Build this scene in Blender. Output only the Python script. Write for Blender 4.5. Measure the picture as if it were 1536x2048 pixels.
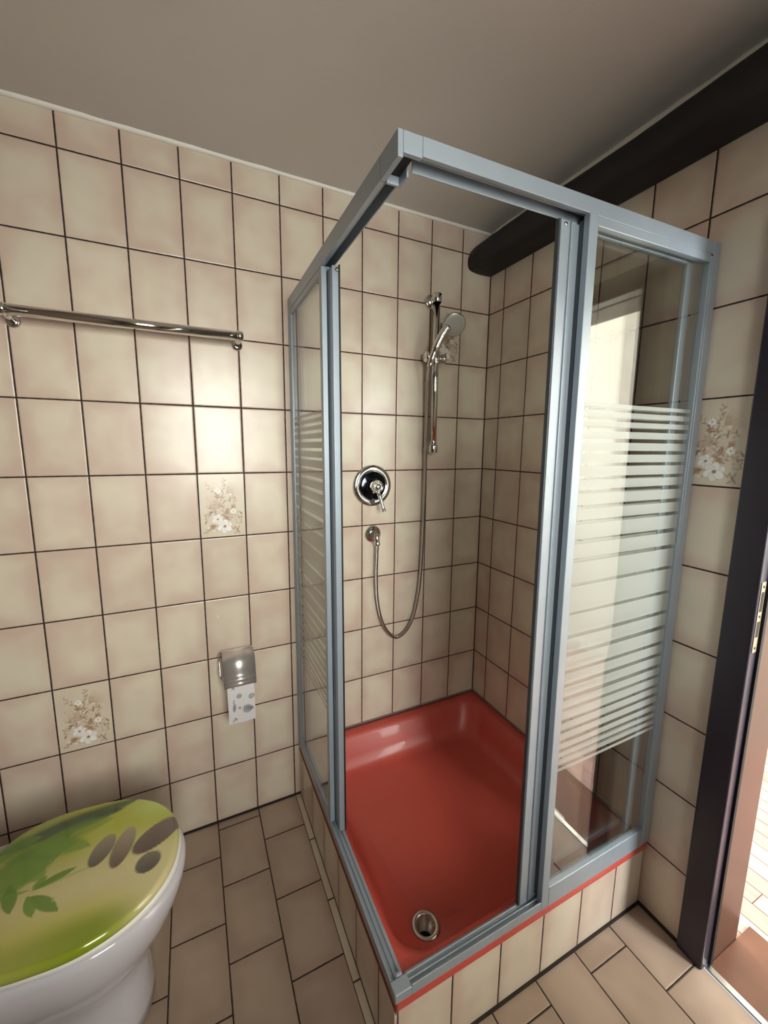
import bpy, bmesh, math, random
import numpy as np
from mathutils import Vector, Matrix

for o in list(bpy.data.objects):
    bpy.data.objects.remove(o, do_unlink=True)
scene = bpy.context.scene
C = scene.collection
PI = math.pi

# ------------------------------------------------------------------ camera
def cam_axes(a, b, c):
    f = Vector((math.sin(a)*math.cos(b), math.cos(a)*math.cos(b), math.sin(b)))
    r = Vector((math.cos(a), -math.sin(a), 0)); u = r.cross(f)
    return r*math.cos(c)+u*math.sin(c), -r*math.sin(c)+u*math.cos(c), f
cd = bpy.data.cameras.new('camera'); cam = bpy.data.objects.new('camera', cd); C.objects.link(cam)
_r, _u, _f = cam_axes(0.44094703, -0.148127065, 0.00799021818)
M = Matrix(((_r.x, _u.x, -_f.x, -1.22237409), (_r.y, _u.y, -_f.y, -1.48910793),
            (_r.z, _u.z, -_f.z, 1.20963274+0.225), (0, 0, 0, 1)))
cam.matrix_world = M
cd.sensor_fit = 'HORIZONTAL'; cd.sensor_width = 36.0
cd.lens = 803.876981/1536*36
cd.shift_x = (768-760.637689)/1536
cd.shift_y = (1015.36885-1024)/1536
cd.clip_start = 0.02
scene.camera = cam

# ------------------------------------------------------------------ light and exposure
scene.view_settings.view_transform = 'Standard'
scene.view_settings.look = 'None'
scene.view_settings.gamma = 1
scene.view_settings.use_curve_mapping = False
scene.view_settings.exposure = -0.15
w = bpy.data.worlds.new('world'); scene.world = w; w.use_nodes = True
w.node_tree.nodes['Background'].inputs[0].default_value = (0.75, 0.87, 1, 1)
w.node_tree.nodes['Background'].inputs[1].default_value = 1.0

def area(name, loc, target, sx, sy, power, col, spread=180):
    l = bpy.data.lights.new(name, 'AREA'); l.shape = 'RECTANGLE'; l.size = sx; l.size_y = sy
    l.energy = power; l.color = col
    o = bpy.data.objects.new(name, l); C.objects.link(o); o.location = loc
    d = Vector(target)-Vector(loc)
    o.rotation_euler = d.to_track_quat('-Z', 'Y').to_euler()
    l.spread = math.radians(spread)
    return o
# daylight through the bathroom window behind the camera; hall lamps added behind unseen windows
area('bathroom_daylight', (-1.0, -2.66, 1.60), (-1.06, 0, 1.22), 0.72, 1.10, 16.5, (1.0, 0.965, 0.90), 76)
area('hall_fill_light', (.70, 1.74, 1.60), (.85, -1.0, 1.1), .8, 1.5, 230, (0.88, 0.93, 1.0))
area('hall_end_fill_light', (.72, -3.14, 1.62), (1.0, -1.0, 1.35), .8, 1.5, 250, (0.92, 0.94, 0.97))

# ------------------------------------------------------------------ helpers
def srgb(r, g, b):
    def f(v):
        v /= 255.0
        return v/12.92 if v <= 0.04045 else ((v+0.055)/1.055)**2.4
    return (f(r), f(g), f(b), 1)

def mat(name, col, rough=0.5, metal=0.0, bump=None, var=None, coat=0.0, spec=None):
    m = bpy.data.materials.new(name); m.use_nodes = True
    nt = m.node_tree; b = nt.nodes['Principled BSDF']
    b.inputs['Base Color'].default_value = col; b.inputs['Roughness'].default_value = rough
    b.inputs['Metallic'].default_value = metal; b.inputs['Coat Weight'].default_value = coat
    if spec is not None: b.inputs['Specular IOR Level'].default_value = spec
    tc = nt.nodes.new('ShaderNodeTexCoord')
    if var:   # (scale, amount)
        n = nt.nodes.new('ShaderNodeTexNoise'); n.inputs['Scale'].default_value = var[0]; n.inputs['Detail'].default_value = 4
        nt.links.new(tc.outputs['Object'], n.inputs['Vector'])
        r = nt.nodes.new('ShaderNodeMapRange'); r.inputs['To Min'].default_value = 1-var[1]; r.inputs['To Max'].default_value = 1+var[1]
        r.inputs['From Min'].default_value = .3; r.inputs['From Max'].default_value = .7
        nt.links.new(n.outputs['Fac'], r.inputs['Value'])
        mx = nt.nodes.new('ShaderNodeVectorMath'); mx.operation = 'SCALE'; mx.inputs[0].default_value = col[:3]
        nt.links.new(r.outputs['Result'], mx.inputs['Scale']); nt.links.new(mx.outputs[0], b.inputs['Base Color'])
    if bump:  # (scale, strength, distance)
        n2 = nt.nodes.new('ShaderNodeTexNoise'); n2.inputs['Scale'].default_value = bump[0]; n2.inputs['Detail'].default_value = 3
        nt.links.new(tc.outputs['Object'], n2.inputs['Vector'])
        bp = nt.nodes.new('ShaderNodeBump'); bp.inputs['Strength'].default_value = bump[1]; bp.inputs['Distance'].default_value = bump[2]
        nt.links.new(n2.outputs['Fac'], bp.inputs['Height']); nt.links.new(bp.outputs[0], b.inputs['Normal'])
    return m

class G:
    """tiny node-graph builder"""
    def __init__(s, m): s.nt = m.node_tree; s.N = s.nt.nodes; s.L = s.nt.links
    def math(s, op, a, b=None, c=None, clamp=False):
        n = s.N.new('ShaderNodeMath'); n.operation = op; n.use_clamp = clamp
        for i, v in enumerate((a, b, c)):
            if v is None: continue
            if isinstance(v, (int, float)): n.inputs[i].default_value = v
            else: s.L.new(v, n.inputs[i])
        return n.outputs[0]
    def comb(s, x, y, z=0.0):
        n = s.N.new('ShaderNodeCombineXYZ')
        for i, v in enumerate((x, y, z)):
            if isinstance(v, (int, float)): n.inputs[i].default_value = v
            else: s.L.new(v, n.inputs[i])
        return n.outputs[0]
    def mix(s, f, a, b):
        n = s.N.new('ShaderNodeMix'); n.data_type = 'RGBA'
        if isinstance(f, (int, float)): n.inputs[0].default_value = f
        else: s.L.new(f, n.inputs[0])
        for i, v in ((6, a), (7, b)):
            if isinstance(v, tuple): n.inputs[i].default_value = v
            else: s.L.new(v, n.inputs[i])
        return n.outputs[2]
    def smooth(s, v, a, b):
        n = s.N.new('ShaderNodeMapRange'); n.interpolation_type = 'SMOOTHSTEP'
        n.inputs['From Min'].default_value = a; n.inputs['From Max'].default_value = b
        s.L.new(v, n.inputs['Value']); return n.outputs['Result']

CREAM = srgb(218, 207, 188); PINK = srgb(204, 181, 166); GROUT = srgb(44, 30, 24)
def tile_mat(name, ua, va, u0, v0, tw, th, bond=False, grout=0.0021, c1=CREAM, c2=PINK, rough=0.27, strip=None, horizontals=True, gcol=GROUT):
    m = bpy.data.materials.new(name); m.use_nodes = True; g = G(m); b = g.N['Principled BSDF']
    tc = g.N.new('ShaderNodeTexCoord'); sp = g.N.new('ShaderNodeSeparateXYZ'); g.L.new(tc.outputs['Object'], sp.inputs[0])
    ax = {'x': 0, 'y': 1, 'z': 2}
    U = g.math('DIVIDE', g.math('SUBTRACT', sp.outputs[ax[ua]], u0), tw)
    iu = g.math('FLOOR', U)
    V = g.math('DIVIDE', g.math('SUBTRACT', sp.outputs[ax[va]], v0), th)
    if bond:
        V = g.math('ADD', V, g.math('MULTIPLY', g.math('FLOORED_MODULO', g.math('ADD', iu, 1.0), 2.0), 0.5))
    iv = g.math('FLOOR', V)
    du = g.math('MULTIPLY', g.math('PINGPONG', U, 0.5), tw)
    dv = g.math('MULTIPLY', g.math('PINGPONG', V, 0.5), th)
    d = g.math('MINIMUM', du, dv) if horizontals else du
    if strip:   # an extra joint at u = strip
        d = g.math('MINIMUM', d, g.math('ABSOLUTE', g.math('SUBTRACT', sp.outputs[ax[ua]], strip)))
    wob = g.N.new('ShaderNodeTexNoise'); wob.inputs['Scale'].default_value = 60; wob.inputs['Detail'].default_value = 2
    g.L.new(tc.outputs['Object'], wob.inputs['Vector'])
    dw = g.math('ADD', d, g.math('MULTIPLY', g.math('SUBTRACT', wob.outputs['Fac'], 0.5), 0.0012))
    face = g.smooth(dw, grout*0.75, grout*1.35)           # 0 in the joint, 1 on the tile
    wn = g.N.new('ShaderNodeTexWhiteNoise'); wn.noise_dimensions = '2D'
    g.L.new(g.comb(iu, iv), wn.inputs['Vector'])
    off = g.N.new('ShaderNodeVectorMath'); off.operation = 'MULTIPLY_ADD'
    g.L.new(wn.outputs['Color'], off.inputs[0]); off.inputs[1].default_value = (9, 9, 9); g.L.new(tc.outputs['Object'], off.inputs[2])
    no = g.N.new('ShaderNodeTexNoise'); no.inputs['Scale'].default_value = 7.5; no.inputs['Detail'].default_value = 2.5; no.inputs['Roughness'].default_value = 0.45
    g.L.new(off.outputs[0], no.inputs['Vector'])
    edge = g.smooth(d, 0.0, 0.05)
    f = g.math('ADD', g.math('MULTIPLY', no.outputs['Fac'], 1.5), g.math('MULTIPLY', edge, 0.35))
    f = g.smooth(f, 0.55, 1.35)
    col = g.mix(f, c2, c1)
    # slight tile to tile difference
    sc = g.N.new('ShaderNodeVectorMath'); sc.operation = 'SCALE'; g.L.new(col, sc.inputs[0])
    g.L.new(g.math('MULTIPLY_ADD', wn.outputs['Value'], 0.05, 0.975), sc.inputs['Scale'])
    col = g.mix(face, gcol, sc.outputs[0]); g.L.new(col, b.inputs['Base Color'])
    rr = g.math('MULTIPLY_ADD', face, rough-0.85, 0.85); g.L.new(rr, b.inputs['Roughness'])
    n3 = g.N.new('ShaderNodeTexNoise'); n3.inputs['Scale'].default_value = 26; n3.inputs['Detail'].default_value = 3
    g.L.new(tc.outputs['Object'], n3.inputs['Vector'])
    h = g.math('ADD', g.smooth(dw, grout*0.6, grout*2.6), g.math('MULTIPLY', n3.outputs['Fac'], 0.14))
    bp = g.N.new('ShaderNodeBump'); bp.inputs['Strength'].default_value = 0.55; bp.inputs['Distance'].default_value = 0.0018
    g.L.new(h, bp.inputs['Height']); g.L.new(bp.outputs[0], b.inputs['Normal'])
    return m

def attr_mat(name, rough=0.3, coat=0.0, bump=None):
    m = bpy.data.materials.new(name); m.use_nodes = True; nt = m.node_tree; b = nt.nodes['Principled BSDF']
    a = nt.nodes.new('ShaderNodeAttribute'); a.attribute_name = 'print'; nt.links.new(a.outputs['Color'], b.inputs['Base Color'])
    b.inputs['Roughness'].default_value = rough; b.inputs['Coat Weight'].default_value = coat
    return m

def link(name, me, material, parent=None, smooth=False):
    o = bpy.data.objects.new(name, me); C.objects.link(o)
    for mm in (material if isinstance(material, (list, tuple)) else [material]): me.materials.append(mm)
    if smooth:
        for p in me.polygons: p.use_smooth = True
    if parent: o.parent = parent
    return o
def obj(name, bm, material, parent=None, smooth=False, bevel=0, seg=2, origin=None):
    bmesh.ops.recalc_face_normals(bm, faces=bm.faces[:])
    me = bpy.data.meshes.new(name); bm.to_mesh(me); bm.free()
    o = link(name, me, material, parent, smooth)
    if bevel:
        md = o.modifiers.new('bevel', 'BEVEL'); md.width = bevel; md.segments = seg; md.limit_method = 'ANGLE'; md.angle_limit = math.radians(40)
        if smooth is False and seg > 1:
            for p in me.polygons: p.use_smooth = True
            md.harden_normals = True
    return o
def thing(name, label, cat, loc=(0, 0, 0), rotz=0, group=None):
    o = bpy.data.objects.new(name, None); C.objects.link(o); o.location = loc; o.rotation_euler = (0, 0, rotz)
    o.empty_display_size = 0.05
    o['label'] = label; o['category'] = cat
    if group: o['group'] = group
    return o
def tag(o, label, cat): o['label'] = label; o['category'] = cat; return o
def struct(o, label=None):
    o['kind'] = 'structure'
    if label: o['label'] = label
    return o

def bx(bm, x0, x1, y0, y1, z0, z1):
    x0, x1 = sorted((x0, x1)); y0, y1 = sorted((y0, y1)); z0, z1 = sorted((z0, z1))
    v = [bm.verts.new(p) for p in ((x0,y0,z0),(x1,y0,z0),(x1,y1,z0),(x0,y1,z0),(x0,y0,z1),(x1,y0,z1),(x1,y1,z1),(x0,y1,z1))]
    for f in ((0,3,2,1),(4,5,6,7),(0,1,5,4),(1,2,6,5),(2,3,7,6),(3,0,4,7)): bm.faces.new([v[i] for i in f])
    return v
def box(name, d, material, parent=None, bevel=0, **k):
    bm = bmesh.new(); bx(bm, *d); return obj(name, bm, material, parent, bevel=bevel, **k)
def tube(bm, pts, r, n=14, closed_ends=True):
    pts = [Vector(p) for p in pts]; rings = []; rr = r if isinstance(r, (list, tuple)) else [r]*len(pts)
    t = (pts[1]-pts[0]).normalized(); up = Vector((0, 0, 1)) if abs(t.z) < 0.9 else Vector((1, 0, 0))
    nx = t.cross(up).normalized()
    for i, p in enumerate(pts):
        if i == 0: t = pts[1]-p
        elif i == len(pts)-1: t = p-pts[i-1]
        else: t = (pts[i+1]-p).normalized()+(p-pts[i-1]).normalized()
        t.normalize(); nx = (nx-t*nx.dot(t)).normalized(); ny = t.cross(nx)
        rings.append([bm.verts.new(p+(nx*math.cos(2*PI*k/n)+ny*math.sin(2*PI*k/n))*rr[i]) for k in range(n)])
    for a, b in zip(rings, rings[1:]):
        for k in range(n): bm.faces.new((a[k], a[(k+1) % n], b[(k+1) % n], b[k]))
    if closed_ends:
        bm.faces.new(rings[0][::-1]); bm.faces.new(rings[-1])
def lathe(bm, prof, origin, axis, n=40, cap=True):
    """profile [(radius, height)] turned about axis through origin"""
    axis = Vector(axis).normalized(); o = Vector(origin)
    up = Vector((0, 0, 1)) if abs(axis.z) < 0.9 else Vector((1, 0, 0))
    a = axis.cross(up).normalized(); b = axis.cross(a)
    rings = []
    for r, h in prof:
        r = max(r, 1e-5)
        rings.append([bm.verts.new(o+axis*h+(a*math.cos(2*PI*k/n)+b*math.sin(2*PI*k/n))*r) for k in range(n)])
    for p, q in zip(rings, rings[1:]):
        for k in range(n): bm.faces.new((p[k], p[(k+1) % n], q[(k+1) % n], q[k]))
    if cap: bm.faces.new(rings[0][::-1]); bm.faces.new(rings[-1])
def catmull(pts, k=8):
    P = [Vector(p) for p in pts]; P = [P[0]*2-P[1]]+P+[P[-1]*2-P[-2]]; out = []
    for i in range(1, len(P)-2):
        for j in range(k):
            t = j/k; a, b, c, d = P[i-1], P[i], P[i+1], P[i+2]
            out.append(0.5*((2*b)+(c-a)*t+(2*a-5*b+4*c-d)*t*t+(3*b-a-3*c+d)*t**3))
    out.append(P[-2]); return out
def sweep(bm, prof, a, b, up):
    """prof: closed list of (s,t) in the plane spanned by side and up; extruded from a to b"""
    a = Vector(a); b = Vector(b); d = (b-a).normalized(); up = Vector(up); side = d.cross(up).normalized()
    A = [bm.verts.new(a+side*s+up*t) for s, t in prof]; B = [bm.verts.new(b+side*s+up*t) for s, t in prof]
    n = len(prof)
    for i in range(n): bm.faces.new((A[i], A[(i+1) % n], B[(i+1) % n], B[i]))
    bm.faces.new(A[::-1]); bm.faces.new(B)

# ------------------------------------------------------------------ materials
TW = 0.15038; TH = 0.2235; Z0 = 0.225; CEIL = 2.335
m_back = tile_mat('beige_wall_tile_back', 'x', 'z', 0.0, Z0, TW, TH)
m_right = tile_mat('beige_wall_tile_side', 'y', 'z', -0.0908, Z0, 0.1491, TH)
m_floor = tile_mat('beige_floor_tile', 'x', 'y', 0.004, -0.148, 0.1507, 0.2203, bond=True, grout=0.0018,
                   c1=srgb(176, 155, 138), c2=srgb(160, 138, 122), rough=0.36)
m_strip = tile_mat('narrow_floor_tile', 'x', 'y', -5, -0.0, 20, 0.2203, grout=0.0018, c1=srgb(200, 186, 165), c2=srgb(190, 172, 152), rough=0.36)
m_rise_f = tile_mat('plinth_front_tile', 'x', 'z', -0.133, -1, 0.148, 9, horizontals=False)
m_rise_l = tile_mat('plinth_side_tile', 'y', 'z', -0.045, -1, 0.146, 9, horizontals=False)
m_ceil = mat('painted_ceiling', srgb(214, 210, 205), 0.85, bump=(240, 0.25, 0.001), var=(1.5, 0.03))
m_plain = mat('white_plaster', srgb(215, 208, 196), 0.8, var=(3, 0.03))
m_hall = mat('cream_hall_paint', srgb(222, 216, 204), 0.7, var=(3, 0.03))
m_caulk = mat('white_caulk', srgb(242, 238, 230), 0.6, bump=(60, 0.4, 0.002))
m_seal = mat('grey_silicone', srgb(118, 112, 108), 0.45)
m_dgrout = mat('dark_joint_sealant', srgb(38, 26, 22), 0.7, bump=(150, 0.4, 0.002))
m_red = mat('red_enamel', srgb(192, 78, 67), 0.38, coat=0.10, bump=(38, 0.05, 0.001), var=(5, 0.04))
m_chrome = mat('chrome', srgb(224, 222, 218), 0.09, 1.0)
m_chrome_b = mat('brushed_chrome', srgb(196, 190, 184), 0.28, 1.0)
m_dchrome = mat('dark_chrome', srgb(64, 66, 76), 0.12, 1.0)
m_alu = mat('satin_aluminium', srgb(160, 171, 182), 0.38, 0.35, bump=(300, 0.06, 0.0004), var=(20, 0.03))
m_alu_d = mat('aluminium_groove', srgb(78, 84, 90), 0.5, 0.4)
m_rubber = mat('black_seal', srgb(18, 18, 20), 0.6)
m_beam = mat('dark_stained_beam', srgb(20, 16, 20), 0.62, bump=(14, 0.6, 0.006), var=(8, 0.25))
m_frame = mat('dark_painted_wood', srgb(44, 39, 52), 0.34, bump=(50, 0.12, 0.001), var=(9, 0.1))
m_brown = mat('brown_wood', srgb(74, 46, 33), 0.4, bump=(30, 0.15, 0.001), var=(7, 0.12))
m_brass = mat('worn_brass', srgb(206, 186, 160), 0.3, 0.9, var=(120, 0.15))
m_black = mat('black_recess', srgb(14, 12, 12), 0.7)
m_ceramic = mat('white_ceramic', srgb(200, 197, 204), 0.12, coat=0.4)
m_satin = mat('satin_chrome_lid', srgb(214, 210, 208), 0.3, 0.75)
m_white = mat('white_plastic', srgb(232, 230, 224), 0.35)
m_metal_sill = mat('steel_strip', srgb(215, 215, 212), 0.25, 1.0)
m_paper = mat('white_paper', srgb(222, 218, 220), 0.9, bump=(200, 0.3, 0.0006))

def laminate():
    m = bpy.data.materials.new('laminate_planks'); m.use_nodes = True; g = G(m); b = g.N['Principled BSDF']
    tc = g.N.new('ShaderNodeTexCoord'); sp = g.N.new('ShaderNodeSeparateXYZ'); g.L.new(tc.outputs['Object'], sp.inputs[0])
    Y = g.math('DIVIDE', sp.outputs[0], 0.066); iy = g.math('FLOOR', Y)
    X = g.math('ADD', g.math('DIVIDE', sp.outputs[1], 0.55), g.math('MULTIPLY', iy, 0.37)); ix = g.math('FLOOR', X)
    wn = g.N.new('ShaderNodeTexWhiteNoise'); wn.noise_dimensions = '2D'; g.L.new(g.comb(ix, iy), wn.inputs['Vector'])
    no = g.N.new('ShaderNodeTexNoise'); no.inputs['Scale'].default_value = 3; no.inputs['Detail'].default_value = 6
    g.L.new(g.comb(g.math('MULTIPLY', sp.outputs[0], 14), g.math('MULTIPLY', sp.outputs[1], 2), wn.outputs['Value']), no.inputs['Vector'])
    f = g.math('ADD', g.math('MULTIPLY', no.outputs['Fac'], 0.7), g.math('MULTIPLY', wn.outputs['Value'], 0.4))
    col = g.mix(f, srgb(150, 112, 102), srgb(214, 182, 172))
    j = g.math('MINIMUM', g.math('MULTIPLY', g.math('PINGPONG', Y, 0.5), 0.066), g.math('MULTIPLY', g.math('PINGPONG', X, 0.5), 0.55))
    jf = g.smooth(j, 0.0006, 0.0018); g.L.new(g.mix(jf, srgb(80, 45, 34), col), b.inputs['Base Color'])
    b.inputs['Roughness'].default_value = 0.2
    bp = g.N.new('ShaderNodeBump'); bp.inputs['Strength'].default_value = 0.6; bp.inputs['Distance'].default_value = 0.002
    g.L.new(g.math('ADD', jf, g.math('MULTIPLY', no.outputs['Fac'], 0.3)), bp.inputs['Height']); g.L.new(bp.outputs[0], b.inputs['Normal'])
    return m
m_lam = laminate()

def glass_mat(name, printed):
    m = bpy.data.materials.new(name); m.use_nodes = True; g = G(m)
    for n in list(g.N):
        if n.type == 'BSDF_PRINCIPLED': g.N.remove(n)
    out = [n for n in g.N if n.type == 'OUTPUT_MATERIAL'][0]
    tr = g.N.new('ShaderNodeBsdfTransparent'); tr.inputs[0].default_value = (0.93, 0.945, 0.93, 1)
    gl = g.N.new('ShaderNodeBsdfGlossy'); gl.inputs['Roughness'].default_value = 0.02; gl.inputs[0].default_value = (1, 1, 1, 1)
    fr = g.N.new('ShaderNodeFresnel'); fr.inputs['IOR'].default_value = 1.52
    geo = g.N.new('ShaderNodeNewGeometry')
    mx = g.N.new('ShaderNodeMixShader')
    # outside-in and inside-out reflect alike on a thin sheet
    lw = g.N.new('ShaderNodeLayerWeight'); lw.inputs['Blend'].default_value = 0.5
    refl = g.math('ADD', g.math('MULTIPLY', g.math('POWER', lw.outputs['Facing'], 4.0), 0.9), 0.045, clamp=True)
    g.L.new(refl, mx.inputs[0]); g.L.new(tr.outputs[0], mx.inputs[1]); g.L.new(gl.outputs[0], mx.inputs[2])
    res = mx.outputs[0]
    if printed:
        tc = g.N.new('ShaderNodeTexCoord'); sp = g.N.new('ShaderNodeSeparateXYZ'); g.L.new(tc.outputs['Object'], sp.inputs[0])
        v = g.math('ABSOLUTE', g.math('SUBTRACT', sp.outputs[2], 1.0825))
        gaps = [(.031,.0394),(.089,.099),(.1336,.1448),(.1808,.1901),(.2156,.2256),(.2505,.2612),(.282,.2905),(.3129,.3213),(.3401,.3493),(.3683,.3782),(.3939,.4041),(.4165,.4255),(.4379,.4468)]
        mask = g.math('LESS_THAN', v, 0.4557)
        for a, c in gaps:
            inside = g.math('MULTIPLY', g.math('GREATER_THAN', v, a), g.math('LESS_THAN', v, c))
            mask = g.math('SUBTRACT', mask, inside, clamp=True)
        df = g.N.new('ShaderNodeBsdfDiffuse'); df.inputs[0].default_value = (0.66, 0.68, 0.63, 1)
        tl = g.N.new('ShaderNodeBsdfTranslucent'); tl.inputs[0].default_value = (0.78, 0.80, 0.75, 1)
        m1 = g.N.new('ShaderNodeMixShader'); m1.inputs[0].default_value = 0.5
        g.L.new(df.outputs[0], m1.inputs[1]); g.L.new(tl.outputs[0], m1.inputs[2])
        m2 = g.N.new('ShaderNodeMixShader'); m2.inputs[0].default_value = 0.06
        g.L.new(m1.outputs[0], m2.inputs[1]); g.L.new(gl.outputs[0], m2.inputs[2])
        m3 = g.N.new('ShaderNodeMixShader'); g.L.new(g.math('MULTIPLY', mask, 0.62), m3.inputs[0])
        g.L.new(res, m3.inputs[1]); g.L.new(m2.outputs[0], m3.inputs[2]); res = m3.outputs[0]
    g.L.new(res, out.inputs['Surface'])
    return m
m_glass = glass_mat('clear_glass', False); m_print = glass_mat('striped_glass', True)

# ------------------------------------------------------------------ room shell
LX, RY = -2.05, -2.5           # left wall, rear wall
DY0, DY1, DTOP = -1.045, -1.80, 1.90
o = box('wall_back', (LX-.1, 0.12, 0, 0.1, -0.1, CEIL+.1), m_back); struct(o, 'beige tiled wall behind shower and toilet'); wall_back = o
bm = bmesh.new()
bx(bm, 0, .12, 0, DY0+.03, -.02, CEIL); bx(bm, 0, .12, DY1-.03, RY-.1, -.02, CEIL); bx(bm, 0, .12, DY0+.03, DY1-.03, DTOP+.03, CEIL)
wall_right = struct(obj('wall_right', bm, m_right), 'beige tiled wall with the doorway')
m_left = mat('bounce_cut_brown', srgb(118, 102, 90), 0.6, var=(3, .05))  # unseen walls given a dark brown to cut bounced light
struct(box('wall_left', (LX-.1, LX, 0, RY-.1, -.02, CEIL), m_left), 'brown wall behind the toilet back')
bm = bmesh.new()
wx0, wx1, wz0, wz1 = -1.38, -.54, 1.02, 2.16
bx(bm, LX, wx0, RY, RY-.12, -.02, CEIL); bx(bm, wx1, 0, RY, RY-.12, -.02, CEIL)
bx(bm, wx0, wx1, RY, RY-.12, -.02, wz0); bx(bm, wx0, wx1, RY, RY-.12, wz1, CEIL)
struct(obj('wall_rear', bm, m_left), 'brown wall with the bathroom window')
floor = struct(box('floor', (LX-.1, 0.0, 0.05, RY-.1, -.08, 0), m_floor), 'beige floor tiles laid in running bond')
ceil = struct(box('ceiling', (LX-.1, .12, .1, RY-.1, CEIL, CEIL+.1), m_ceil), 'smooth painted ceiling')
# window behind the camera
wn = bpy.data.objects.new('window_1', None); C.objects.link(wn); wn.location = ((wx0+wx1)/2, RY-.06, wz0); struct(wn, 'bathroom window')
def local(p, d): return (d[0]-p[0], d[1]-p[0], d[2]-p[1], d[3]-p[1], d[4]-p[2], d[5]-p[2])
bm = bmesh.new(); L = wn.location
for d in ((wx0, wx0+.04, RY-.04, RY-.10, wz0, wz1), (wx1-.04, wx1, RY-.04, RY-.10, wz0, wz1), (wx0+.04, wx1-.04, RY-.04, RY-.10, wz0, wz0+.04), (wx0+.04, wx1-.04, RY-.04, RY-.10, wz1-.04, wz1)):
    bx(bm, *local(L, d))
obj('window_frame', bm, m_white, wn, bevel=.004)
box('window_pane', local(L, (wx0+.04, wx1-.04, RY-.068, RY-.072, wz0+.04, wz1-.04)), m_glass, wn)

# sealant joints where walls, floor and plinth meet
bm = bmesh.new(); bx(bm, LX, -.88, -.0065, .01, -.01, .006); struct(obj('trim_1', bm, m_dgrout))
bm = bmesh.new(); bx(bm, -.0075, .01, -.862, -1.02, -.01, .007); struct(obj('trim_2', bm, m_dgrout))
def caulk(name, a, b, r=.0085):
    bm = bmesh.new(); pts = []
    a = Vector(a); b = Vector(b); n = 60; random.seed(4)
    for i in range(n+1): pts.append(a.lerp(b, i/n)+Vector((0, 0, random.uniform(-.0009, .0009))))
    tube(bm, pts, [r+random.uniform(-.0012, .0012) for _ in pts], 10)
    return struct(obj(name, bm, m_caulk, smooth=True))
caulk('trim_3', (LX, -.001, CEIL-.001), (0, -.001, CEIL-.001))
caulk('trim_4', (-.006, 0, CEIL-.008), (-.006, RY, CEIL-.008), .0145)
struct(box('trim_5', (-.003, .003, -.003, .003, Z0+.01, CEIL), m_dgrout))
# narrow cut tiles along the plinth
bm = bmesh.new(); bx(bm, -.9005, -.8815, -.008, -1.75, -.01, .0022); struct(obj('trim_6', bm, m_strip), 'narrow cut floor tiles beside the plinth')
bm = bmesh.new(); bx(bm, -.8815, -.876, -.008, -.868, -.01, .005); struct(obj('trim_7', bm, m_dgrout))
bm = bmesh.new(); bx(bm, -.8815, 0, -.858, -.866, -.01, .006); struct(obj('trim_8', bm, m_dgrout))

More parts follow.
